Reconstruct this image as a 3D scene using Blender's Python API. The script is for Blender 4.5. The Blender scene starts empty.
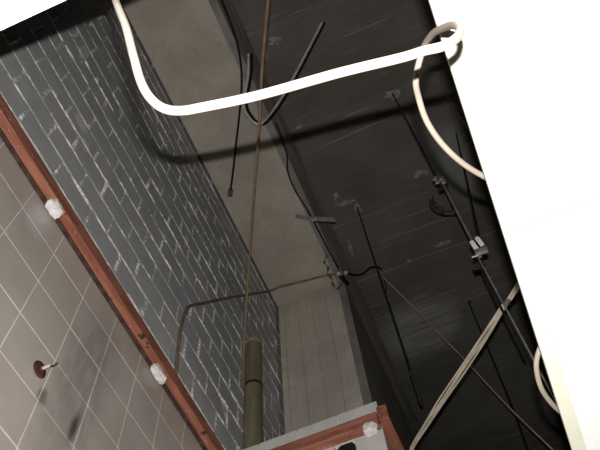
import bpy, bmesh, math, random
from mathutils import Vector, Matrix, noise as mnoise
random.seed(7)
SC = bpy.context.scene
COL = SC.collection

# ------------------------------------------------------------------ camera, light, exposure
cam = bpy.data.cameras.new('camera')
cam.sensor_width = 36.0
cam.lens = 680.0 / 600.0 * 36.0
cam.clip_start = 0.02
co = bpy.data.objects.new('camera', cam)
COL.objects.link(co)
RIGHT = Vector((0.9212, 0.3848, -0.0581))
UP = Vector((0.3710, -0.8235, 0.4291))
BACK = Vector((0.1173, -0.4168, -0.9014))
rot = Matrix((RIGHT, UP, BACK)).transposed()
q = rot.to_quaternion()
co.rotation_mode = 'QUATERNION'
co.rotation_quaternion = q
co.location = (0, 0, 0)                       # the held camera is the origin; the floor is 1.6 m below
SC.camera = co

w = bpy.data.worlds.new('world')
SC.world = w
w.use_nodes = True
w.node_tree.nodes['Background'].inputs[0].default_value = (0.9, 0.95, 1.0, 1)
w.node_tree.nodes['Background'].inputs[1].default_value = 0.0015

# the built-in flash: a small wide tube 4 cm above the lens
fl = bpy.data.lights.new('camera_flash', 'AREA')
fl.shape = 'RECTANGLE'
fl.size = 0.018
fl.size_y = 0.003
fl.energy = 44.0
fl.color = (1.0, 0.97, 0.93)
fo = bpy.data.objects.new('camera_flash', fl)
COL.objects.link(fo)
fo.rotation_mode = 'QUATERNION'
fo.rotation_quaternion = q
fo.location = UP * 0.048

vs = SC.view_settings
SC.display_settings.display_device = 'sRGB'
vs.view_transform = 'Standard'
vs.look = 'None'
vs.gamma = 1.0
vs.use_curve_mapping = False
vs.exposure = 0.0

# ------------------------------------------------------------------ helpers
def tag(o, label=None, cat=None, group=None, kind=None):
    if label: o['label'] = label
    if cat: o['category'] = cat
    if group: o['group'] = group
    if kind: o['kind'] = kind
    return o

def obj(name, bm, m, parent=None, smooth=False, at=None):
    """Link a bmesh (world coordinates) as one mesh object whose origin is at `at` (default: its own middle)."""
    bmesh.ops.recalc_face_normals(bm, faces=bm.faces)
    if at is None:
        xs = [v.co for v in bm.verts]
        at = Vector([(min(c[i] for c in xs) + max(c[i] for c in xs)) / 2 for i in range(3)])
    at = Vector(at)
    bmesh.ops.translate(bm, verts=bm.verts, vec=-at)
    me = bpy.data.meshes.new(name)
    bm.to_mesh(me)
    bm.free()
    for p in me.polygons:
        p.use_smooth = smooth
    if smooth: me.set_sharp_from_angle(angle=math.radians(38))
    for mm in (m if isinstance(m, (list, tuple)) else [m]):
        me.materials.append(mm)
    o = bpy.data.objects.new(name, me)
    COL.objects.link(o)
    if parent:
        o.parent = parent
        o.location = at - wloc(parent)
    else:
        o.location = at
    return o

def wloc(o):
    v = Vector(o.location)
    while o.parent:
        o = o.parent
        v += Vector(o.location)
    return v

def empty(name, loc):
    o = bpy.data.objects.new(name, None)
    o.empty_display_size = 0.05
    COL.objects.link(o)
    o.location = loc
    return o

def box(bm, a, b, bev=0.0, jit=None, mi=0):
    c = [(a[i] + b[i]) / 2 for i in range(3)]
    s = [abs(b[i] - a[i]) for i in range(3)]
    M = Matrix.Translation(c) @ (jit if jit else Matrix.Identity(4)) @ Matrix.Diagonal((s[0], s[1], s[2], 1))
    r = bmesh.ops.create_cube(bm, size=1.0, matrix=M)
    vs_ = r['verts']
    if bev:
        es = list({e for v in vs_ for e in v.link_edges})
        bmesh.ops.bevel(bm, geom=es, offset=bev, segments=1, affect='EDGES', profile=0.5)
    if mi:
        for f in bm.faces:
            if f.tag is False and f.material_index == 0 and all(v.is_valid for v in f.verts):
                pass
    return vs_

def catmull(pts, n=8):
    P = [Vector(p) for p in pts]
    P = [P[0] * 2 - P[1]] + P + [P[-1] * 2 - P[-2]]
    out = []
    for i in range(1, len(P) - 2):
        p0, p1, p2, p3 = P[i - 1:i + 3]
        for k in range(n):
            t = k / n
            out.append(0.5 * ((2 * p1) + (p2 - p0) * t + (2 * p0 - 5 * p1 + 4 * p2 - p3) * t * t + (3 * p1 - p0 - 3 * p2 + p3) * t ** 3))
    out.append(P[-2])
    return out

def tube(bm, pts, r, seg=10, n=8, smooth=True):
    P = catmull(pts, n) if smooth else [Vector(p) for p in pts]
    rings = []
    t0 = (P[1] - P[0]).normalized()
    u = t0.orthogonal().normalized()
    for i, p in enumerate(P):
        t = (P[min(i + 1, len(P) - 1)] - P[max(i - 1, 0)]).normalized()
        u = (u - t * u.dot(t)).normalized()
        v = t.cross(u)
        rr = r(i / (len(P) - 1)) if callable(r) else r
        rings.append([bm.verts.new(p + (u * math.cos(a) + v * math.sin(a)) * rr) for a in [2 * math.pi * k / seg for k in range(seg)]])
    for a, b in zip(rings, rings[1:]):
        for k in range(seg):
            bm.faces.new((a[k], a[(k + 1) % seg], b[(k + 1) % seg], b[k]))
    bm.faces.new(rings[0][::-1])
    bm.faces.new(rings[-1])
    return bm

def lathe(bm, prof, M, seg=28):
    """profile [(r, h)] turned about local z, placed by M"""
    rings = []
    for r, h in prof:
        if r < 1e-6:
            rings.append([bm.verts.new(M @ Vector((0, 0, h)))])
        else:
            rings.append([bm.verts.new(M @ Vector((r * math.cos(2 * math.pi * k / seg), r * math.sin(2 * math.pi * k / seg), h))) for k in range(seg)])
    for a, b in zip(rings, rings[1:]):
        for k in range(seg):
            k2 = (k + 1) % seg
            if len(a) == 1 and len(b) > 1: bm.faces.new((a[0], b[k], b[k2]))
            elif len(b) == 1 and len(a) > 1: bm.faces.new((a[k], a[k2], b[0]))
            elif len(a) > 1: bm.faces.new((a[k], a[k2], b[k2], b[k]))
    return bm

def prism(bm, poly, d):
    """closed polygon (list of points) extruded by vector d"""
    d = Vector(d)
    a = [bm.verts.new(Vector(p)) for p in poly]
    b = [bm.verts.new(Vector(p) + d) for p in poly]
    bm.faces.new(a)
    bm.faces.new(b[::-1])
    n = len(poly)
    for k in range(n):
        bm.faces.new((a[k], b[k], b[(k + 1) % n], a[(k + 1) % n]))
    return bm

# ------------------------------------------------------------------ materials
class NT:
    def __init__(s, name, rough=0.7, spec=0.3, metal=0.0):
        s.m = bpy.data.materials.new(name)
        s.m.use_nodes = True
        s.t = s.m.node_tree
        s.b = s.t.nodes['Principled BSDF']
        s.b.inputs['Roughness'].default_value = rough
        s.b.inputs['Specular IOR Level'].default_value = spec
        s.b.inputs['Metallic'].default_value = metal
        s.co = s.t.nodes.new('ShaderNodeTexCoord').outputs['Object']
    def n(s, typ, **kw):
        nd = s.t.nodes.new(typ)
        for k, v in kw.items(): setattr(nd, k, v)
        return nd
    def put(s, sock, v):
        if isinstance(v, bpy.types.NodeSocket): s.t.links.new(v, sock)
        elif isinstance(v, (tuple, list)): sock.default_value = (*v, 1.0) if len(v) == 3 and sock.type == 'RGBA' else v
        else: sock.default_value = v
    def noise(s, scale, detail=4, rough=0.55, stretch=(1, 1, 1), off=(0, 0, 0)):
        mp = s.n('ShaderNodeMapping')
        mp.inputs['Scale'].default_value = stretch
        mp.inputs['Location'].default_value = off
        s.t.links.new(s.co, mp.inputs['Vector'])
        nz = s.n('ShaderNodeTexNoise')
        nz.inputs['Scale'].default_value = scale
        nz.inputs['Detail'].default_value = detail
        nz.inputs['Roughness'].default_value = rough
        s.t.links.new(mp.outputs[0], nz.inputs['Vector'])
        return nz.outputs['Fac']
    def math(s, op, a, b=0.0, c=0.0, clamp=False):
        nd = s.n('ShaderNodeMath', operation=op, use_clamp=clamp)
        for i, v in enumerate((a, b, c)): s.put(nd.inputs[i], v)
        return nd.outputs[0]
    def ramp(s, f, lo, hi, a=0.0, b=1.0):
        nd = s.n('ShaderNodeMapRange', interpolation_type='SMOOTHSTEP')
        for i, v in enumerate((f, lo, hi, a, b)): s.put(nd.inputs[i], v)
        return nd.outputs[0]
    def mix(s, f, a, b):
        nd = s.n('ShaderNodeMix', data_type='RGBA')
        s.put(nd.inputs[0], f); s.put(nd.inputs[6], a); s.put(nd.inputs[7], b)
        return nd.outputs[2]
    def xyz(s):
        nd = s.n('ShaderNodeSeparateXYZ')
        s.t.links.new(s.co, nd.inputs[0])
        return nd.outputs
    def blob(s, c, r, wob=0.5, nscale=20, soft=0.25):
        """1 inside an irregular patch about point c (radii r), 0 outside"""
        mp = s.n('ShaderNodeVectorMath', operation='SUBTRACT')
        s.t.links.new(s.co, mp.inputs[0]); mp.inputs[1].default_value = c
        dv = s.n('ShaderNodeVectorMath', operation='DIVIDE')
        s.t.links.new(mp.outputs[0], dv.inputs[0]); dv.inputs[1].default_value = r
        ln = s.n('ShaderNodeVectorMath', operation='LENGTH')
        s.t.links.new(dv.outputs[0], ln.inputs[0])
        nz = s.noise(nscale, 3)
        d = s.math('ADD', ln.outputs['Value'], s.math('MULTIPLY', s.math('SUBTRACT', nz, 0.5), wob * 2))
        return s.ramp(d, 1.0 - soft, 1.0 + soft, 1.0, 0.0)
    def color(s, v): s.put(s.b.inputs['Base Color'], v)
    def bump(s, h, strength=0.3, dist=0.01):
        bp = s.n('ShaderNodeBump')
        bp.inputs['Strength'].default_value = strength
        bp.inputs['Distance'].default_value = dist
        s.put(bp.inputs['Height'], h)
        s.t.links.new(bp.outputs[0], s.b.inputs['Normal'])

def plain(name, a, b=None, scale=12, rough=0.6, spec=0.3, metal=0.0, bump=0.15):
    k = NT(name, rough, spec, metal)
    b = b or tuple(x * 0.75 for x in a)
    f = k.noise(scale, 4)
    k.color(k.mix(k.ramp(f, 0.35, 0.68), b, a))
    if bump: k.bump(k.noise(scale * 4, 3), bump, 0.004)
    return k.m

# black painted brick
k = NT('painted_brick', 0.62, 0.28)
base = k.mix(k.ramp(k.noise(5.5, 5), 0.3, 0.75), (0.46, 0.46, 0.46), (0.57, 0.57, 0.565))
base = k.mix(k.ramp(k.noise(70, 4), 0.60, 0.74, 0, 0.2), base, (0.80, 0.80, 0.78))
base = k.mix(k.ramp(k.noise(1.6, 3, off=(3, 1, 7)), 0.45, 0.75, 0, 0.4), base, (0.40, 0.40, 0.405))
for c, r in (((-1, 0.475, 2.755), (.2, .045, .045)), ((-1, 0.545, 2.66), (.2, .030, .030)), ((-1, 0.27, 3.25), (.2, .028, .10)), ((-1, 1.325, 3.62), (.2, .035, .05)), ((-1, 1.33, 3.22), (.2, .018, .07))):
    base = k.mix(k.math('MULTIPLY', k.blob(c, r, 0.35, 28), k.ramp(k.noise(60, 3), 0.38, 0.55, 0.25, 0.8)), base, (0.90, 0.88, 0.85))
k.color(base)
k.bump(k.noise(55, 5), 0.35, 0.006)
M_BRICK = k.m
k = NT('brick_mortar', 0.85, 0.1)
patch = k.ramp(k.noise(8, 5, 0.7), 0.42, 0.58)
k.color(k.mix(patch, (0.45, 0.45, 0.45), (0.97, 0.96, 0.95)))
k.bump(k.noise(60, 4), 0.5, 0.006)
M_MORTAR = k.m

# wall tile with the dark smears under the pipe stub
k = NT('grey_beige_tile', 0.38, 0.45)
base = k.mix(k.ramp(k.noise(3.2, 5), 0.3, 0.72), (0.465, 0.412, 0.368), (0.57, 0.512, 0.458))
base = k.mix(k.ramp(k.noise(26, 4), 0.6, 0.8, 0, 0.25), base, (0.66, 0.64, 0.61))
sm = k.math('MULTIPLY', k.blob((-1, 0.985, 1.63), (.3, .10, .34), 0.45, 7, 0.6), k.ramp(k.noise(9, 4, stretch=(1, 4, 1)), 0.25, 0.6, 0.35, 1))
base = k.mix(k.math('MULTIPLY', sm, 0.5), base, (0.19, 0.175, 0.17))
base = k.mix(k.math('MULTIPLY', k.blob((-1, 1.000, 1.485), (.3, .013, .050), 0.7, 24, 0.8), 0.85), base, (0.035, 0.033, 0.033))
base = k.mix(k.math('MULTIPLY', k.blob((-1, 0.855, 1.455), (.3, .018, .028), 0.5, 40, 0.5), 0.65), base, (0.10, 0.09, 0.085))
base = k.mix(k.math('MULTIPLY', k.blob((-1, 0.56, 1.97), (.3, .06, .06), 0.4, 14, 0.7), 0.5), base, (0.74, 0.72, 0.70))
k.color(base)
k.bump(k.noise(14, 3), 0.06, 0.004)
M_TILE = k.m
k = NT('grey_casing_tile', 0.4, 0.4)
k.color(k.mix(k.ramp(k.noise(8, 4), 0.3, 0.7), (0.62, 0.61, 0.59), (0.76, 0.74, 0.71)))
M_CTILE = k.m
M_GROUT = plain('pale_grout', (0.93, 0.90, 0.87), (0.78, 0.74, 0.70), 14, 0.85, 0.1)

# board-marked concrete of beam and pier
def concrete(name, a, b, axis, pitch, off):
    k = NT(name, 0.8, 0.15)
    base = k.mix(k.ramp(k.noise(2.6, 6, 0.62), 0.32, 0.7), b, a)
    base = k.mix(k.ramp(k.noise(42, 5), 0.57, 0.72, 0, 0.35), base, tuple(min(.9, x * 1.35) for x in a))
    base = k.mix(k.ramp(k.noise(24, 4, off=(5, 2, 1)), 0.62, 0.74, 0, 0.5), base, tuple(x * 0.45 for x in a))
    t = k.xyz()[axis]
    wob = k.math('MULTIPLY', k.math('SUBTRACT', k.noise(2.5, 3), 0.5), 0.03)
    u = k.math('DIVIDE', k.math('ADD', k.math('SUBTRACT', t, off), wob), pitch)
    fr = k.math('ABSOLUTE', k.math('SUBTRACT', k.math('FRACT', u), 0.5))
    line = k.math('MULTIPLY', k.ramp(fr, 0.42, 0.5), k.ramp(k.noise(3.5, 3, off=(1, 9, 4)), 0.35, 0.6, 0.15, 1))
    fl_ = k.n('ShaderNodeTexWhiteNoise', noise_dimensions='1D')
    k.put(fl_.inputs['W'], k.math('FLOOR', u))
    base = k.mix(k.math('MULTIPLY', fl_.outputs['Value'], 0.35), base, tuple(x * 0.6 for x in a))
    base = k.mix(k.math('MULTIPLY', line, 0.42), base, tuple(x * 0.42 for x in a))
    return k, base, line
k, base, line = concrete('beam_concrete', (0.64, 0.575, 0.49), (0.46, 0.41, 0.35), 0, 3.0, -2.5)
k.color(base); k.bump(k.noise(34, 5), 0.4, 0.008)
M_BEAM = k.m
k, base, line = concrete('pier_concrete', (0.80, 0.72, 0.62), (0.60, 0.545, 0.47), 0, 0.111, -0.711)
grain = k.noise(10, 5, stretch=(8, 8, 0.5))
base = k.mix(k.ramp(grain, 0.45, 0.75, 0, 0.3), base, (0.42, 0.40, 0.36))
k.color(base); k.bump(grain, 0.15, 0.005)
M_PIER = k.m
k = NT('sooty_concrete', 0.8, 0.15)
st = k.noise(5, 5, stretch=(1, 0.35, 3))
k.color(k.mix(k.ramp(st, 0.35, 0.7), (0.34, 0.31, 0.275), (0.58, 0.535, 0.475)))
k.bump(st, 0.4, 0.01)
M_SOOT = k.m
M_CHAMFER = plain('blue_grey_concrete', (0.44, 0.42, 0.385), (0.33, 0.315, 0.29), 8, 0.8, 0.15)

# dark board-marked ceiling slab
k = NT('dark_slab', 0.75, 0.2)
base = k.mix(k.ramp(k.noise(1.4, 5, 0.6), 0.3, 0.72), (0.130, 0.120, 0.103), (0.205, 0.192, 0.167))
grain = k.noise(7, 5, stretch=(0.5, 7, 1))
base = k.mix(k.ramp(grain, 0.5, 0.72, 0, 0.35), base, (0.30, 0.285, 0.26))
y = k.xyz()[1]
u = k.math('DIVIDE', k.math('ADD', k.math('SUBTRACT', y, 1.008 - 0.0676), k.math('MULTIPLY', k.math('SUBTRACT', k.noise(1.2, 2), 0.5), 0.05)), 0.1353)
fr = k.math('ABSOLUTE', k.math('SUBTRACT', k.math('FRACT', u), 0.5))
lm = k.math('MULTIPLY', k.ramp(fr, 0.05, 0.0), k.ramp(k.noise(1.7, 4, 0.65, stretch=(0.45, 2.2, 1), off=(2, 5, 0)), 0.47, 0.60))
wn = k.n('ShaderNodeTexWhiteNoise', noise_dimensions='1D')
k.put(wn.inputs['W'], k.math('FLOOR', u))
base = k.mix(k.math('MULTIPLY', wn.outputs['Value'], 0.4), base, (0.135, 0.127, 0.112))
base = k.mix(k.math('MULTIPLY', lm, 0.5), base, (0.55, 0.53, 0.50))
base = k.mix(k.math('MULTIPLY', k.blob((-0.04, 3.53, 4.8), (.32, .28, .3), 0.5, 3, 0.4), k.ramp(grain, 0.3, 0.6, 0.25, 0.8)), base, (0.42, 0.41, 0.385))
base = k.mix(k.math('MULTIPLY', k.blob((0.67, 2.22, 4.8), (.12, .30, .3), 0.4, 4, 0.4), 0.5), base, (0.36, 0.36, 0.36))
k.color(base)
k.bump(k.math('ADD', k.math('MULTIPLY', grain, 0.6), k.math('MULTIPLY', lm, 0.5)), 0.4, 0.012)
M_SLAB = k.m

M_CHIP = plain('plaster_remnant', (0.42, 0.41, 0.39), (0.20, 0.19, 0.18), 26, 0.85, 0.1, bump=0.5)
M_DAB = plain('white_plaster', (0.97, 0.96, 0.95), (0.84, 0.82, 0.79), 40, 0.9, 0.1, bump=0.8)
k = NT('red_stained_timber', 0.6, 0.25)
g = k.noise(9, 5, stretch=(5, 0.6, 5))
base = k.mix(k.ramp(g, 0.32, 0.68), (0.25, 0.088, 0.055), (0.42, 0.165, 0.11))
base = k.mix(k.ramp(k.noise(30, 4), 0.60, 0.75, 0, 0.6), base, (0.15, 0.06, 0.04))
base = k.mix(k.ramp(k.noise(60, 3, off=(2, 2, 2)), 0.66, 0.74, 0, 0.7), base, (0.66, 0.50, 0.42))
k.color(base); k.bump(g, 0.4, 0.006)
M_WOOD = k.m
k = NT('red_stained_cross_timber', 0.6, 0.25)
g = k.noise(9, 5, stretch=(0.6, 5, 5))
base = k.mix(k.ramp(g, 0.32, 0.68), (0.29, 0.105, 0.07), (0.48, 0.20, 0.14))
base = k.mix(k.ramp(k.noise(26, 4), 0.58, 0.75, 0, 0.6), base, (0.17, 0.07, 0.05))
k.color(base); k.bump(g, 0.4, 0.006)
M_WOODX = k.m
M_PANEL = plain('white_ceiling_board', (0.66, 0.655, 0.65), (0.62, 0.615, 0.61), 30, 0.7, 0.2, bump=0.1)
M_PCORE = plain('grey_board_core', (0.42, 0.42, 0.38), (0.33, 0.33, 0.30), 20, 0.9, 0.1)
k = NT('cream_edge_strip', 0.6, 0.25)
base = k.mix(k.ramp(k.noise(40, 4), 0.55, 0.75, 0, 0.5), (0.53, 0.525, 0.44), (0.42, 0.40, 0.31))
k.color(base)
M_STRIP = k.m
M_WCABLE = plain('cream_cable_sheath', (0.28, 0.24, 0.20), (0.25, 0.21, 0.173), 30, 0.45, 0.35, bump=0.05)
M_TAN = plain('brown_cable_sheath', (0.31, 0.215, 0.125), (0.24, 0.16, 0.09), 20, 0.5, 0.35, bump=0.1)
M_CONDUIT = plain('brown_wire_sheath', (0.27, 0.19, 0.125), (0.17, 0.12, 0.08), 20, 0.55, 0.3, bump=0.1)
M_YELLOW = plain('dull_yellow_wire', (0.56, 0.46, 0.32), (0.40, 0.32, 0.22), 20, 0.6, 0.3, bump=0)
M_BLACK = plain('black_rubber_and_shadow', (0.020, 0.019, 0.018), (0.012, 0.012, 0.012), 20, 0.55, 0.25, bump=0)  # also colours the painted shadows of the bracket and lower clip
M_ROD = plain('dark_steel_rod', (0.055, 0.052, 0.048), (0.03, 0.028, 0.026), 20, 0.55, 0.4, bump=0)
M_GREYW = plain('grey_cable_sheath', (0.74, 0.73, 0.68), (0.56, 0.55, 0.51), 20, 0.6, 0.3, bump=0)
M_BUNDLE = plain('dusty_beige_cable', (0.56, 0.49, 0.40), (0.42, 0.365, 0.295), 14, 0.6, 0.3, bump=0.05)
M_TAPE = plain('dark_tape', (0.16, 0.12, 0.11), (0.10, 0.08, 0.07), 30, 0.5, 0.35)
M_STEEL = plain('dull_galvanised_steel', (0.62, 0.61, 0.59), (0.42, 0.41, 0.40), 25, 0.55, 0.5, bump=0.1)
M_DSTEEL = plain('dusty_dark_steel', (0.27, 0.26, 0.245), (0.17, 0.165, 0.155), 25, 0.6, 0.4, bump=0.2)
M_LSTEEL = plain('bright_clip_steel', (0.85, 0.85, 0.84), (0.66, 0.66, 0.65), 25, 0.5, 0.5, bump=0.1)
k = NT('olive_grey_pipe', 0.55, 0.35)
base = k.mix(k.ramp(k.noise(6, 4, stretch=(4, 4, 0.6)), 0.35, 0.7), (0.19, 0.168, 0.105), (0.27, 0.24, 0.155))
k.color(base)
M_PIPE = k.m
M_RIM = plain('pale_pipe_rim', (0.42, 0.38, 0.29), (0.30, 0.27, 0.20), 20, 0.6, 0.3)
M_RUST = plain('rusty_flange_metal', (0.115, 0.034, 0.024), (0.05, 0.018, 0.014), 60, 0.6, 0.4, bump=0.4)
M_DARKMARK = plain('dark_brown_marks', (0.11, 0.062, 0.048), (0.05, 0.032, 0.026), 30, 0.8, 0.1)
M_VOID = plain('hole_darkness', (0.03, 0.027, 0.024), (0.02, 0.018, 0.016), 20, 0.95, 0.05)
M_SCREED = plain('grey_screed', (0.10, 0.095, 0.09), (0.07, 0.066, 0.062), 3, 0.85, 0.1)

# ------------------------------------------------------------------ the setting
FLOOR, SOFFIT, SLAB, WALL, TILE_TOP = -1.60, 4.36, 4.80, -1.0, 2.24
bm = bmesh.new(); box(bm, (-1.3, -2.0, FLOOR - .1), (3.6, 8.0, FLOOR))
tag(obj('floor', bm, M_SCREED, at=(0, 0, FLOOR)), kind='structure')

# left wall: grout and tiles below, mortar and brick above, one mesh
bm = bmesh.new()
def setmi(before, idx):
    for f in bm.faces:
        if f not in before: f.material_index = idx
box(bm, (-1.25, -2.0, FLOOR), (-1.0025, 8.0, TILE_TOP - .002))          # grout bed
s0 = set(bm.faces)
box(bm, (-1.25, -2.0, TILE_TOP - .001), (-1.0014, 8.0, SLAB + .1))      # mortar bed
setmi(s0, 2)
s0 = set(bm.faces)
PY, PZ = 0.1765, 0.1685
rows = [(2.1055 + .0016, TILE_TOP)]
z = 2.1055
while z - PZ > FLOOR:
    rows.append((z - PZ + .0016, z - .0016)); z -= PZ
for (z0, z1) in rows:
    n0 = -10
    for n in range(n0, 10):
        y0 = 0.847 + n * PY
        d = random.uniform(-.0006, .0006)
        box(bm, (-1.012, y0 + .0016, z0), (-1.0 + d, y0 + PY - .0016, z1), 0.0009)
setmi(s0, 1)
s0 = set(bm.faces)
CH, CL = 0.138, 0.214
def mortar_ridges():
    """ragged mortar squeezed out along the joints"""
    dy, dz = .0075, .0045
    ny, nz = int(3.2 / dy), int((SLAB - TILE_TOP) / dz)
    grid = {}
    def vert(a, b):
        if (a, b) in grid: return grid[(a, b)]
        y_, z_ = -.4 + a * dy, TILE_TOP + .002 + b * dz
        k_ = int((z_ - TILE_TOP) // CH)
        fz_ = (z_ - TILE_TOP) - k_ * CH
        d1 = min(fz_, CH - fz_)
        u_ = (y_ - .509 + (CL / 2 if k_ % 2 else 0)) % CL
        d2 = min(u_, CL - u_)
        d = min(d1, d2 * .8)
        n1 = mnoise.noise(Vector((y_ * 9, z_ * 9, 1.7)))
        n2 = mnoise.noise(Vector((y_ * 60, z_ * 60, 5.1)))
        n3 = mnoise.noise(Vector((y_ * 2.3, z_ * 2.3, 8.8)))
        h = (.0026 + .0070 * n1 + .0050 * n2 + .0040 * n3) - .85 * max(0.0, d - .0022)
        v = bm.verts.new((WALL + max(-.003, min(h, .0065)), y_, z_)) if d < .017 else None
        grid[(a, b)] = v
        return v
    for a in range(ny):
        for b in range(nz - 1):
            q_ = (vert(a, b), vert(a + 1, b), vert(a + 1, b + 1), vert(a, b + 1))
            if None in q_ or max(v.co.x for v in q_) < WALL - .0002: continue
            f = bm.faces.new(q_)
            f.material_index = 2
    loose = [v for v in grid.values() if v and not v.link_faces]
    bmesh.ops.delete(bm, geom=loose, context='VERTS')
j = 0
z = TILE_TOP
while z < SLAB - .02:
    for n in range(-7, 18):
        y0 = 0.509 + n * CL - (CL / 2 if j % 2 else 0) + random.uniform(-.006, .006)
        d = random.uniform(-.0006, .0024)
        g = random.uniform(.002, .0055)
        jit = Matrix.Rotation(random.uniform(-.012, .012), 4, 'X') @ Matrix.Rotation(random.uniform(-.012, .012), 4, 'Z') @ Matrix.Rotation(random.uniform(-.012, .012), 4, 'Y')
        box(bm, (-1.05, y0 + g, z + random.uniform(.0012, .0042)), (WALL + d, y0 + CL - g, min(z + CH - random.uniform(.0012, .0042), SLAB)), 0.0035, jit)
    z += CH; j += 1
setmi(s0, 3)
mortar_ridges()
tag(obj('wall_left', bm, [M_GROUT, M_TILE, M_MORTAR, M_BRICK], at=(0, 0, 0)), kind='structure')

# ceiling slab with plaster remnants stuck to it
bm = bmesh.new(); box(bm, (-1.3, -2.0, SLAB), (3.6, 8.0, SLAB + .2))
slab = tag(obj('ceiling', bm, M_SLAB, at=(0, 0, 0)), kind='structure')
def flake(x, y_, rx, ry, ang=0.4, n=15):
    bm = bmesh.new()
    ca, sa = math.cos(ang), math.sin(ang)
    poly = []
    for i in range(n):
        a = 2 * math.pi * i / n
        s = random.uniform(0.5, 1.15)
        px, py = rx * s * math.cos(a), ry * s * math.sin(a)
        poly.append((x + px * ca - py * sa, y_ + px * sa + py * ca, SLAB + .002))
    prism(bm, poly, (0, 0, -.010))
    obj('plaster_remnant', bm, M_CHIP, slab)
for x, y_, rx, ry, an in ((0.44, 1.745, .085, .045, .1), (-0.275, 0.965, .06, .04, .4), (0.445, 2.51, .085, .035, .1), (0.43, 3.26, .10, .03, .1), (-0.262, 2.505, .10, .025, .15),
                          (-0.18, 2.585, .035, .06, .1), (-.31, 2.41, .035, .05, 0), (-0.36, 1.70, .05, .02, .2), (-.385, 1.02, .02, .07, 0), (-.12, 4.28, .03, .02, 0), (-0.385, 2.95, .02, .10, .1), (0.07, 3.3, .03, .02, .3)):
    flake(x * .873, y_ * .873, rx * .873, ry * .873, an)

# concrete beam on the wall head (flat underside, chamfered lower arris) and the pier under it
X0, X1, XH, CHM = -0.984, -0.450, -0.398, 0.045
PF = 2.56
bm = bmesh.new()
prof = [(X0, SOFFIT), (X1 - CHM, SOFFIT), (X1, SOFFIT + CHM), (XH, SLAB), (X0, SLAB)]
prism(bm, [(a, -2.0, b) for a, b in prof], (0, 10.0, 0))
for f in bm.faces:
    c = f.calc_center_median(); nrm = f.normal
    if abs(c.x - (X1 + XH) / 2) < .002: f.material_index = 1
    elif abs(c.x - (X1 - CHM / 2)) < .002: f.material_index = 2
tag(obj('concrete_beam', bm, [M_BEAM, M_SOOT, M_CHAMFER], at=(0, 0, 0)), kind='structure')
bm = bmesh.new()
xs = [X0 + .012, -0.822, -0.711, -0.600, X1 - CHM]
poly = []
for i in range(len(xs) - 1):                       # each shutter board stands a few millimetres off its neighbour
    d = [0.0, .004, -.002, .003][i]
    poly += [(xs[i], PF + d), (xs[i + 1], PF + d)]
poly += [(X1, PF + CHM), (X1, 8.0), (X0 + .012, 8.0)]
prism(bm, [(a, b, FLOOR) for a, b in poly], (0, 0, SOFFIT + CHM - .004 - FLOOR))
for f in bm.faces:
    c = f.calc_center_median()
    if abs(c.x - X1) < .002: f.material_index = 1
    elif abs(c.x - (X1 - CHM / 2)) < .002: f.material_index = 2
tag(obj('concrete_pier', bm, [M_PIER, M_SOOT, M_CHAMFER], at=(0, 0, 0)), kind='structure')

# tiled pipe casing in the corner: open-topped front and side, with a knocked-through hole
CF, CX = 1.923, -0.315
bm = bmesh.new()
def cs(a, b, mi, bev=0):
    s = set(bm.faces); box(bm, a, b, bev)
    for f in bm.faces:
        if f not in s: f.material_index = mi
HX0, HX1, HZ = -0.526, -0.437, 2.085               # the hole in the front
cs((-.995, CF + .006, FLOOR), (HX0, CF + .06, TILE_TOP - .004), 0)
cs((HX1, CF + .006, FLOOR), (CX - .006, CF + .06, TILE_TOP - .004), 0)
cs((HX0, CF + .006, HZ), (HX1, CF + .06, TILE_TOP - .004), 0)
cs((HX0, CF + .006, FLOOR), (HX1, CF + .06, 1.93), 0)
cs((CX - .06, CF + .06, FLOOR), (CX - .006, PF + .3, TILE_TOP - .004), 0)
zs = [(2.1055 + .0015, TILE_TOP)] + [(2.1055 - (i + 1) * PZ + .0015, 2.1055 - i * PZ - .0015) for i in range(21)]
xe = [CX - .180 * i for i in range(4)] + [-.995]
for z0, z1 in zs:
    for a, b in zip(xe[1:], xe):
        if z0 < 2.0 < z1 and b > -.5 and a < -.49 or (z0 < 2.0 < z1 and a < HX1 and b > HX0):
            # broken tile round the hole: keep what is left of it on each side
            if a < HX0: cs((a + .0015, CF, z0), (min(b, HX0) - .0015, CF + .01, z1), 1, .0008)
            if b > HX1: cs((max(a, HX1) + .0015, CF, z0), (b - .0015, CF + .01, z1), 1, .0008)
            continue
        cs((a + .0026, CF, z0), (b - .0026, CF + .01, z1), 1, .0008)
    for n in range(4):
        y0 = CF + .0015 + n * .1765
        cs((CX - .01, y0, z0), (CX, y0 + .1735, z1), 1, .0008)
casing = tag(obj('wall_casing', bm, [M_GROUT, M_CTILE], at=(0, 0, 0)), kind='structure')
bm = bmesh.new()
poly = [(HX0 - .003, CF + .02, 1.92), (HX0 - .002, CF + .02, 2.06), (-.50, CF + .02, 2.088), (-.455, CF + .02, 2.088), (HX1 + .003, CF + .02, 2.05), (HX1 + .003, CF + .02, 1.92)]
prism(bm, poly, (0, .035, 0))  # black plug paints the unlit depth of the hole
tag(obj('hole_shade_plug', bm, M_VOID, casing), label='hole broken through the tiles, its darkness a painted black plug')

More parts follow.
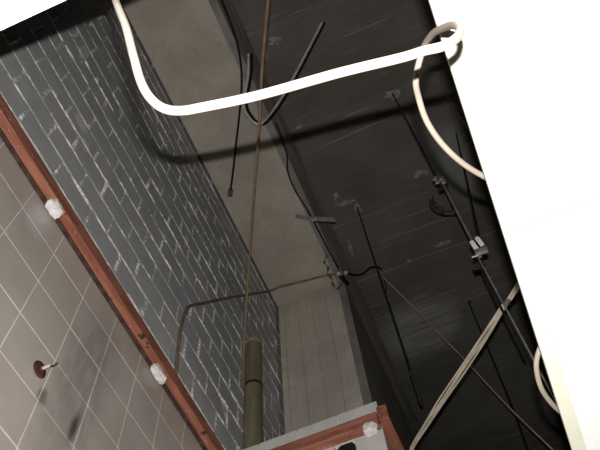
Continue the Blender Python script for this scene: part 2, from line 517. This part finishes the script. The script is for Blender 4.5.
# ------------------------------------------------------------------ timber battens
def timber(name, a, b, m, label, notches=(), axis=1):
    bm = bmesh.new()
    n = 40
    L = b[axis] - a[axis]
    o_ = [i for i in range(3) if i != axis]
    rings = []
    c = .003
    for i in range(n + 1):
        t = a[axis] + L * i / n
        nib = 0.0
        A0, A1, B0, B1 = a[o_[0]], b[o_[0]], a[o_[1]], b[o_[1]]
        pr = [(A0 + c, B0), (A1 - c, B0), (A1, B0 + c), (A1, B1 - c), (A1 - c, B1), (A0 + c, B1), (A0, B1 - c), (A0, B0 + c)]
        ring = []
        for (u, v) in pr:
            p = [0, 0, 0]
            p[axis] = t; p[o_[0]] = u + random.uniform(-.0007, .0007); p[o_[1]] = v + random.uniform(-.0007, .0007)
            ring.append(bm.verts.new(p))
        rings.append(ring)
    for r0, r1 in zip(rings, rings[1:]):
        for i in range(8):
            bm.faces.new((r0[i], r0[(i + 1) % 8], r1[(i + 1) % 8], r1[i]))
    bm.faces.new(rings[0]); bm.faces.new(rings[-1][::-1])
    return tag(obj(name, bm, m), label, 'batten')
B0, B1 = 2.072, 2.136
bat = timber('timber_batten', (-.999, -1.2, B0), (-.954, 1.870, B1), M_WOOD, 'long red-brown timber batten fixed along the left wall between tiles and brick')
timber('timber_batten', (-.998, 1.877, B0 - .002), (CX - .004, CF - .001, B1 - .004), M_WOODX, 'short red-brown timber batten across the front of the tiled pipe casing', axis=0)
timber('timber_batten', (CX + .001, 1.874, B0), (-.272, 2.60, B1 + .012), M_WOOD, 'red-brown timber batten receding along the right side of the tiled pipe casing')
# strip added as dark line below, saw cuts and dents along its lower arris
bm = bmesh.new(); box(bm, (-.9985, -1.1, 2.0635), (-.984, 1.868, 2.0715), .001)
tag(obj('dark_line_strip', bm, M_DARKMARK, bat), label='dark strip added as a line under the batten')
for yy, x0, ln, wd in ((1.120, -.974, .022, .0205), (1.162, -.966, .010, .012), (1.178, -.972, .008, .010), (1.625, -.972, .016, .0185), (.60, -.962, .006, .008)):
    bm = bmesh.new()
    prism(bm, [(x0, yy, 2.0712), (x0 + wd, yy + .004, 2.0712), (x0 + wd, yy + ln, 2.0712), (x0 + .003, yy + ln + .004, 2.0712)], (0, 0, .006))
    obj('saw_cut', bm, M_DARKMARK, bat)

def dab(x, y_, z, s, label, seed):
    bm = bmesh.new()
    bmesh.ops.create_icosphere(bm, subdivisions=4, radius=1.0)
    for v in bm.verts:
        nn = mnoise.noise(v.co * 1.8 + Vector((seed, 0, 0))) * .28 + mnoise.noise(v.co * 5 + Vector((0, seed, 0))) * .13 + mnoise.noise(v.co * 11 + Vector((seed, seed, 0))) * .07
        d = v.co.normalized()
        d = Vector([math.copysign(abs(c) ** .6, c) for c in d])
        v.co = Vector((d[0] * s[0], d[1] * s[1], d[2] * s[2])) * (1 + nn) + Vector((x, y_, z))
    return tag(obj('plaster_dab', bm, M_DAB, smooth=True), label, 'plaster')
dab(-.974, .570, 2.066, (.020, .031, .020), 'white plaster dab under the wall batten, nearest the upper left picture corner', 1.3)
dab(-.980, 1.300, 2.062, (.017, .043, .020), 'ragged white plaster dab under the wall batten above the tiles with the dark smear', 4.7)
dab(-.358, 1.886, 2.056, (.027, .018, .026), 'white plaster dab on the casing batten near its right corner', 8.1)

# ------------------------------------------------------------------ false ceiling boards round the opening
ZP, TP = 0.83, 0.013
XE, YE, YJ = 0.1463, 0.0095, 0.513
def board(a, b, label, strip=False):
    r = empty('ceiling_panel', ((a[0] + b[0]) / 2, (a[1] + b[1]) / 2, ZP))
    tag(r, label, 'ceiling panel', 'white false ceiling panels')
    bm = bmesh.new(); box(bm, (a[0], a[1], ZP), (b[0], b[1], ZP + TP))
    for f in bm.faces:
        f.material_index = 0 if f.normal.z < -.5 or f.calc_center_median().z < ZP + .001 else 1
    obj('board', bm, [M_PANEL, M_PCORE], r)
    if strip:
        bm = bmesh.new(); box(bm, (a[0] - .0012, a[1] + .0005, ZP - .0012), (a[0] + .021, b[1] - .0005, ZP - .0001)); 
        box(bm, (a[0] - .0012, a[1] + .0005, ZP - .0011), (a[0] - .0001, b[1] - .0005, ZP + .006))
        tag(obj('edge_strip', bm, M_STRIP, r), label='cream edging strip')
board((-.998, -1.2), (XE - .002, YE), 'white false ceiling panel in the upper left picture corner')
board((XE, -1.2), (1.45, YJ - .001), 'white false ceiling panel at the upper right, behind the looped cable', True)
board((XE, YJ + .001), (1.45, 2.4), 'white false ceiling panel at the lower right with cream edge strip', True)

# ------------------------------------------------------------------ drain pipe rising out of the casing
PX, PYC, PR = -0.9405, 2.052, 0.0470
r = tag(empty('drain_pipe', (PX, PYC, 1.0)), 'upright olive-grey drain pipe in front of the brick wall beside the pier', 'pipe')
T = Matrix.Translation((PX, PYC, 0))
bm = bmesh.new(); lathe(bm, [(PR - .004, FLOOR + .002), (PR, FLOOR + .002), (PR, 2.80), (PR - .004, 2.80), (PR - .004, FLOOR + .002)], T, 36)
obj('lower_pipe', bm, M_PIPE, r, True)
bm = bmesh.new(); lathe(bm, [(PR - .006, 2.80), (PR - .001, 2.80), (PR - .001, 3.18), (PR - .006, 3.18), (PR - .006, 2.80)], T, 36)
obj('upper_pipe', bm, M_PIPE, r, True)
bm = bmesh.new(); lathe(bm, [(PR + .0002, 2.795), (PR + .0015, 2.798), (PR + .0015, 2.810), (PR + .0002, 2.813), (PR + .0002, 2.795)], T, 36)
obj('joint_ring', bm, M_BLACK, r, True)
bm = bmesh.new(); lathe(bm, [(PR - .005, 3.165), (PR + .002, 3.168), (PR + .003, 3.176), (PR + .002, 3.186), (PR - .007, 3.186), (PR - .007, 3.165)], T, 36)
tag(obj('rim', bm, M_RIM, r, True), label='pale rim round the open top')

# rusty pipe stub on the tiles
fx, fy, fz = -0.9995, 0.8080, 1.5130
r = tag(empty('pipe_stub', (fx, fy, fz)), 'rusty round wall flange with a thin metal stub on the left tiled wall', 'flange')
T = Matrix.Translation((fx, fy, fz)) @ Matrix.Rotation(math.pi / 2, 4, 'Y')
bm = bmesh.new(); lathe(bm, [(0, .0), (.0245, .0), (.0255, .003), (.023, .006), (.016, .008), (.009, .009), (.008, .011), (0, .0115)], T)
obj('flange', bm, M_RUST, r, True)
bm = bmesh.new(); lathe(bm, [(0, .012), (.0048, .012), (.0048, .034), (.003, .036), (0, .036)], T, 16)
obj('stub', bm, M_STEEL, r, True)
bm = bmesh.new(); tube(bm, [(fx + .030, fy, fz - .002), (fx + .044, fy + .002, fz - .003), (fx + .056, fy + .001, fz + .002)], .0022, 8)
obj('screw_pin', bm, M_ROD, r, True)

# ------------------------------------------------------------------ cables and wires
def cable(name, pts, rad, m, label, cat, seg=12, n=8, smooth=True):
    bm = bmesh.new(); tube(bm, pts, rad, seg, n, smooth)
    return tag(obj(name, bm, m, smooth=True), label, cat)

main = [(-0.2678, -0.1442, 0.9012), (-0.2318, -0.0618, 0.9219), (-0.2091, -0.0124, 0.9167), (-0.2056, 0.0201, 0.9010), (-0.1919, 0.0307, 0.8310), (-0.1791, 0.0413, 0.7685),
        (-0.1664, 0.0541, 0.7060), (-0.1569, 0.0753, 0.6381), (-0.1526, 0.0922, 0.6021), (-0.1463, 0.1039, 0.5798), (-0.1367, 0.1134, 0.5650), (-0.1230, 0.1198, 0.5586),
        (-0.1018, 0.1240, 0.5544), (-0.0562, 0.1325, 0.5523), (0.0106, 0.1410, 0.5501), (0.0604, 0.1495, 0.5501), (0.0806, 0.1521, 0.5512), (0.0933, 0.1548, 0.5523),
        (0.1039, 0.1563, 0.5586), (0.1145, 0.1585, 0.5756), (0.1235, 0.1611, 0.6053), (0.1293, 0.1685, 0.6519), (0.1314, 0.1813, 0.7091), (0.1304, 0.2046, 0.7929),
        (0.1240, 0.2343, 0.8565), (0.1030, 0.2620, 0.8460), (0.0995, 0.2910, 0.8560), (0.1000, 0.3270, 0.8590), (0.1100, 0.3670, 0.8620), (0.1290, 0.4080, 0.8680),
        (0.1580, 0.4510, 0.8800), (0.2000, 0.5050, 0.9030), (0.2620, 0.5800, 0.9250)]
cable('white_cable', main, 0.0041, M_WCABLE, 'cream white cable sagging across the opening and looping at the right panel edge', 'cable', 14)
loop = [(0.262, 0.748, 0.905), (0.225, 0.753, 0.900), (0.197, 0.749, 0.892), (0.173, 0.754, 0.885), (0.154, 0.767, 0.878), (0.139, 0.792, 0.872), (0.134, 0.829, 0.866), (0.140, 0.866, 0.866), (0.155, 0.909, 0.872), (0.187, 0.974, 0.885), (0.225, 1.03, 0.89)]
cable('white_cable', loop, 0.0043, M_WCABLE, 'short arc of white cable bulging out from above the lower right panel edge', 'cable', 14)

# brown cable slung from above the opening down to the drain pipe
cable('hanging_cable', [(0.10, -0.06, 0.850), (0.075, -0.01, 1.25), (-0.024, 0.142, 1.928), (-0.079, 0.265, 2.197), (-0.125, 0.357, 2.370), (-0.159, 0.424, 2.468), (-0.219, 0.540, 2.606), (-0.351, 0.808, 2.798), (-0.484, 1.061, 2.941), (-0.695, 1.466, 3.115), (-0.850, 1.756, 3.060), (-0.935, 1.918, 2.965), (-0.978, 2.012, 2.780)],
      0.0062, M_TAN, 'long brown cable hanging down to the drain pipe, crossing the whole view', 'cable', 10)

# brown wire from the wall batten up the brick and across the beam to the clip
wire = [(-0.984, 1.418, 2.150), (-0.984, 1.412, 2.205), (-0.983, 1.396, 2.367), (-0.983, 1.392, 2.510), (-0.983, 1.402, 2.610), (-0.983, 1.43, 2.715), (-0.982, 1.562, 2.937), (-0.980, 1.763, 3.276), (-0.977, 2.083, 3.797), (-0.972, 2.330, 4.200), (-0.950, 2.395, 4.305), (-0.90, 2.410, 4.335),
        (-0.819, 2.428, 4.344), (-0.705, 2.446, 4.345), (-0.591, 2.461, 4.345), (-0.510, 2.478, 4.344), (-0.466, 2.488, 4.344)]
cable('brown_wire', wire, 0.0082, M_CONDUIT, 'brown wire climbing the brick from the batten, then crossing under the beam to the clip', 'wire')
cable('ceiling_wire', [(-0.405, 2.535, 4.40), (-0.385, 2.60, 4.45), (-0.347, 2.684, 4.55), (-0.305, 2.752, 4.66), (-0.251, 2.776, 4.74), (-0.190, 2.818, 4.775), (-0.175, 2.86, 4.798)], 0.0085, M_BLACK,
      'short black cable from the beam clip up to the dark ceiling', 'cable')
r = tag(empty('cable_clip', (-0.432, 2.50, 4.36)), 'small cable clip with pale heads on the beam edge, beside the pier', 'clip')
bm = bmesh.new(); box(bm, (-0.458, 2.47, 4.325), (-0.418, 2.53, 4.392), .006); obj('saddle', bm, M_DSTEEL, r)
for (a, b_, c) in ((-0.455, 2.478, 4.318), (-0.408, 2.512, 4.352)):
    bm = bmesh.new(); bmesh.ops.create_icosphere(bm, subdivisions=3, radius=.017, matrix=Matrix.Translation((a, b_, c)) @ Matrix.Diagonal((1, 1, .7, 1)))
    tag(obj('head', bm, M_STEEL, r, True), label='pale round head')
bm = bmesh.new(); tube(bm, [(-0.446, 2.505, 4.330), (-0.440, 2.545, 4.325), (-0.430, 2.590, 4.335), (-0.424, 2.61, 4.35)], lambda t: .022 * (1 - .55 * t), 10); obj('black_sleeve', bm, M_BLACK, r, True)

# thin dull yellow wire across the ceiling
cable('yellow_wire', [(-0.198, 2.895, 4.798), (-0.180, 2.878, 4.70), (-0.098, 2.975, 4.52), (-0.021, 3.075, 4.350), (0.062, 3.131, 4.080), (0.154, 3.191, 3.800), (0.282, 3.267, 3.340), (0.407, 3.318, 2.950), (0.496, 3.339, 2.650), (0.68, 3.34, 2.2)],
      0.0056, M_YELLOW, 'thin dull yellow wire running from the ceiling down to the lower right', 'wire', 8)
cable('wire_tail', [(-0.182, 2.895, 4.686), (-0.184, 2.921, 4.680), (-0.192, 2.955, 4.660), (-0.213, 2.994, 4.640)], 0.0045, M_BLACK, 'tiny black wire tail dangling at the upper end of the yellow wire', 'wire', 8)
cable('tie_wire', [(-0.470, 2.320, 4.353), (-0.505, 2.340, 4.350), (-0.522, 2.372, 4.352), (-0.508, 2.405, 4.335), (-0.530, 2.447, 4.324), (-0.518, 2.495, 4.318), (-0.525, 2.530, 4.30), (-0.505, 2.543, 4.24), (-0.480, 2.545, 4.25), (-0.462, 2.540, 4.27)], lambda t: .006 + .004 * math.sin(t * 40), M_TAPE,
      'crumpled dark tie wire stuck where beam and pier meet', 'wire', 8)

# black wire along the arris of the beam
cable('black_wire', [(-0.432, 1.28, 4.43), (-0.437, 1.40, 4.405), (-0.447, 1.50, 4.370), (-0.488, 1.612, 4.350), (-0.494, 1.752, 4.350), (-0.476, 1.90, 4.346), (-0.466, 2.03, 4.350), (-0.460, 2.17, 4.350), (-0.452, 2.34, 4.352), (-0.446, 2.46, 4.352)],
      0.0058, M_BLACK, 'black wire running along the beam edge past the bracket to the clip', 'wire', 8)
cable('loose_wire', [(-0.425, 0.38, 4.46), (-0.425, 0.50, 4.40), (-0.430, 0.60, 4.37), (-0.440, 0.690, 4.345), (-0.473, 0.817, 4.325), (-0.534, 0.957, 4.31), (-0.626, 1.118, 4.31), (-0.722, 1.277, 4.31), (-0.821, 1.442, 4.31), (-0.895, 1.560, 4.31)],
      0.0072, M_BLACK, 'black wire with a loose knobbed end dangling under the concrete beam', 'wire', 8)
lw = [o for o in COL.objects if o.name.startswith('loose_wire')][0]
bm = bmesh.new(); tube(bm, [(-0.888, 1.550, 4.31), (-0.900, 1.568, 4.31), (-0.914, 1.592, 4.308)], .017, 8); obj('wire_end', bm, M_TAPE, lw, True)

# twin cable hanging in a U across the beam edge
U = [(-0.405, 0.80, 4.46), (-0.450, 0.895, 4.338), (-0.534, 1.016, 4.175), (-0.526, 1.090, 4.087), (-0.492, 1.134, 4.049), (-0.448, 1.141, 4.074), (-0.361, 1.122, 4.205), (-0.242, 1.069, 4.360), (-0.076, 0.973, 4.550), (0.111, 0.855, 4.740)]
r = tag(empty('twin_cable', (-0.492, 1.134, 4.049)), 'stiff grey and black twin cable bent in a V behind the white cable', 'cable')
bm = bmesh.new(); tube(bm, [Vector(p) + Vector((-.008, -.004, -.004)) for p in U], .0095, 10); tag(obj('grey_core', bm, M_GREYW, r, True), label='grey strand')
bm = bmesh.new(); tube(bm, [Vector(p) + Vector((.009, .004, .005)) for p in U], .0095, 10); tag(obj('black_core', bm, M_BLACK, r, True), label='black strand')

# bent steel bracket over the beam arris
r = tag(empty('steel_bracket', (-0.47, 1.99, 4.34)), 'bent steel strap bracket sticking off the beam edge', 'bracket')
def strap(name, a, b, wv, t, m):
    a, b, wv = Vector(a), Vector(b), Vector(wv)
    nrm = (b - a).cross(wv).normalized() * t
    bm = bmesh.new()
    n = 8
    poly = [a - wv, b - wv] + [b + wv * math.sin(th) + (b - a).normalized() * wv.length * .5 * math.cos(th) for th in [(-math.pi / 2 + math.pi * i / n) for i in range(1, n)]] + [b + wv, a + wv]
    prism(bm, poly, nrm)
    return obj(name, bm, m, r)
strap('soffit_leg', (-0.448, 1.985, 4.285), (-0.560, 1.925, 4.325), (.006, -.012, .006), .004, M_DSTEEL)
strap('side_leg', (-0.448, 1.978, 4.285), (-0.325, 2.035, 4.270), (.002, .016, -.008), .004, M_DSTEEL)
for p in ((-0.462, 1.980, 4.276), (-0.440, 1.978, 4.272)):
    bm = bmesh.new(); bmesh.ops.create_icosphere(bm, subdivisions=2, radius=.010, matrix=Matrix.Translation(p)); obj('bolt', bm, M_STEEL, r, True)
bm = bmesh.new(); prism(bm, [(-0.448, 2.005, 4.295), (-0.322, 2.062, 4.28), (-0.322, 2.076, 4.29), (-0.448, 2.020, 4.305)], (0, .004, .03)); obj('shadow_bar', bm, M_BLACK, r)  # black bar painting the shadow under the side leg
bm = bmesh.new(); prism(bm, [(-0.556, 1.938, 4.333), (-0.462, 1.990, 4.312), (-0.462, 2.002, 4.318), (-0.556, 1.948, 4.338)], (0, .003, .016)); obj('shadow_bar', bm, M_BLACK, r)  # black bar painting the shadow under the soffit leg

# ------------------------------------------------------------------ hangers of an older suspended ceiling
HY = 1.5185
def hx(z): return 0.2627 + (z - 1.501) * 0.0386
r = tag(empty('ceiling_hanger', (hx(SLAB), HY, SLAB)), 'long ceiling hanger rod with two spring clips, ending near the right panel edge', 'hanger', 'hanger rods of the old ceiling')
def rod(name, pts, rad, m, parent, label=None):
    bm = bmesh.new(); tube(bm, pts, rad, 8, smooth=False)
    return tag(obj(name, bm, m, parent, True), label)
rod('upper_rod', [(hx(SLAB), HY, SLAB), (hx(4.0), HY, 4.0), (hx(3.07), HY, 3.07)], .0054, M_ROD, r)
rod('middle_rod', [(hx(3.2) + .012, HY, 3.2), (hx(2.8) + .008, HY, 2.8), (hx(2.36) + .003, HY, 2.36)], .0062, M_DSTEEL, r, 'dusty grey rod between the clips')
rod('lower_rod', [(hx(2.48) - .005, HY + .010, 2.48), (hx(1.9) - .002, HY + .005, 1.9), (hx(1.08), HY, 1.08)], .0030, M_DSTEEL, r, 'thin grey lower rod')
rod('black_rod', [(hx(2.45) - .010, HY + .026, 2.45), (hx(2.1) - .016, HY + .010, 2.10), (hx(1.74) - .017, HY + .005, 1.74)], .0046, M_BLACK, r)
def clip(z, nm):
    x = hx(z)
    c = empty(nm, (x, HY, z)); c.parent = r; c.location = Vector((x, HY, z)) - wloc(r)
    return c, x
# upper clip: two pairs of small dark leaves
c, x = clip(3.142, 'spring_clip')
for dx, dz in ((-.012, .035), (-.010, -.010), (.014, .005), (.016, -.035)):
    bm = bmesh.new(); box(bm, (x + dx - .012, HY - .020, 3.130 + dz - .018), (x + dx + .012, HY - .006, 3.130 + dz + .018), .005, Matrix.Rotation(.35, 4, 'Y'))
    obj('leaf', bm, M_DSTEEL, c)
bm = bmesh.new(); box(bm, (x - .024, HY - .004, 3.055), (x + .026, HY + .012, 3.085), .004); obj('bridge', bm, M_BLACK, c)
# lower clip: two bright rounded leaves over a bent plate
c, x = clip(2.404, 'spring_clip')
x += .010
def leaf(cx, cy, cz, w_, h_, tilt):
    bm = bmesh.new()
    n = 10
    poly = [(-w_, 0, -h_), (w_, 0, -h_)] + [(w_ * math.cos(math.pi * i / n), 0, h_ * .55 + w_ * math.sin(math.pi * i / n)) for i in range(n + 1)]
    M = Matrix.Translation((cx, cy, cz)) @ Matrix.Rotation(tilt, 4, 'X') @ Matrix.Rotation(-.12, 4, 'Y')
    prism(bm, [M @ Vector(p) for p in poly], M.to_3x3() @ Vector((0, .0035, 0)))
    tag(obj('leaf', bm, M_LSTEEL, c), label='bright steel leaf')
leaf(x - .011, HY - .030, 2.415, .0090, .029, .35)
leaf(x + .0165, HY - .028, 2.431, .0090, .029, .35)
bm = bmesh.new(); box(bm, (x - .022, HY - .026, 2.348), (x + .030, HY - .010, 2.386), .004, Matrix.Rotation(.15, 4, 'Y')); obj('bent_plate', bm, M_DSTEEL, c)
rod('tongue', [(x + .005, HY - .018, 2.364), (x - .019, HY - .018, 2.347), (x - .042, HY - .018, 2.350)], .0036, M_STEEL, c)
for i in range(3):  # black bars paint the comb-like shadow beside the clip
    rod('shadow_comb', [(x - .008, HY + .016, 2.352 - .017 * i), (x - .030, HY + .016, 2.344 - .017 * i), (x - .052, HY + .016, 2.349 - .017 * i)], .0052, M_BLACK, c)
# wire hook by the upper clip
hk = [(0.243, 1.532, 3.025), (0.237, 1.535, 2.979), (0.247, 1.546, 2.932), (0.275, 1.537, 2.855), (0.312, 1.521, 2.798)]
bm = bmesh.new(); tube(bm, hk, .0050, 8); tube(bm, [Vector(p) + Vector((.019, 0, .017)) for p in hk[:3]] + [hk[3]], .0042, 8); obj('wire_hook', bm, M_ROD, r, True)

r = tag(empty('ceiling_hanger', (-0.159, 2.251, SLAB)), 'straight black hanger rod hanging free right of the beam edge', 'hanger', 'hanger rods of the old ceiling')
rod('rod', [(-0.159, 2.251, SLAB - .001), (-0.160, 2.252, 3.7), (-0.160, 2.252, 2.70)], .0050, M_BLACK, r)
rod('rod_lit_end', [(-0.160, 2.252, 2.74), (-0.160, 2.252, 2.496)], .0085, M_ROD, r, 'thicker rod end, painted lighter for the flash on it')  # lighter grey paints the flash light on the nearer end

r = tag(empty('ceiling_hanger', (0.394, 3.452, SLAB)), 'black hanger rod crossing behind the yellow wire at the lower right', 'hanger', 'hanger rods of the old ceiling')
rod('rod', [(0.398, 3.448, SLAB - .001), (0.387, 3.476, 4.65), (0.357, 3.492, 4.05), (0.327, 3.508, 3.50), (0.293, 3.484, 3.15), (0.264, 3.441, 2.80)], .0056, M_BLACK, r)
rod('eye_hook', [(0.398, 3.448, SLAB - .003), (0.415, 3.455, 4.77), (0.394, 3.46, 4.75), (0.38, 3.45, 4.76)], .005, M_ROD, r)

r = tag(empty('ceiling_hanger', (0.717, 1.549, SLAB)), 'thin pale grey hanger rod close to the upper right panel edge', 'hanger', 'hanger rods of the old ceiling')
rod('rod', [(0.717, 1.549, SLAB - .001), (0.617, 1.524, 3.50), (0.583, 1.507, 3.10)], .0028, M_STEEL, r)

r = tag(empty('ceiling_hanger', (0.732, 1.997, SLAB)), 'black slanting hanger rod meeting the bright spring clip', 'hanger', 'hanger rods of the old ceiling')
rod('rod', [(0.732, 1.997, SLAB - .001), (0.54, 1.78, 3.68), (0.324, 1.540, 2.44)], .0054, M_BLACK, r)

# ------------------------------------------------------------------ bundle of beige cables
r = tag(empty('cable_bundle', (0.05, 1.82, 2.10)), 'bundle of four dusty beige cables slung across the lower right corner', 'cable bundle')
ctr = [((0.662, 1.238, 2.095), .6), ((0.482, 1.399, 2.086), .6), ((0.362, 1.506, 2.080), .62), ((0.302, 1.560, 2.077), .55), ((0.272, 1.586, 2.075), .62), ((0.182, 1.667, 2.071), .95), ((0.062, 1.774, 2.065), 1.05), ((-0.058, 1.881, 2.059), .95), ((-0.148, 1.961, 2.054), .7), ((-0.230, 2.036, 2.050), .5), ((-0.255, 2.06, 2.02), .5)]
E1 = Vector((.0045, .0055, -.003)); E2 = Vector((.003, -.003, .004))
for i, (k1, k2) in enumerate(((-2.7, .9), (-.9, -.8), (.9, .9), (2.7, -.6))):
    bm = bmesh.new(); tube(bm, [Vector(p) + E1 * (k1 * s * .52) + E2 * (k2 * math.sin(i + 2 * j)) for j, (p, s) in enumerate(ctr)], .0036, 10)
    obj('strand', bm, M_BUNDLE, r, True)
bm = bmesh.new(); tube(bm, [(0.312, 1.551, 2.0775), (0.302, 1.560, 2.077), (0.292, 1.569, 2.0765)], .0105, 12); obj('tape_wrap', bm, M_TAPE, r, True)
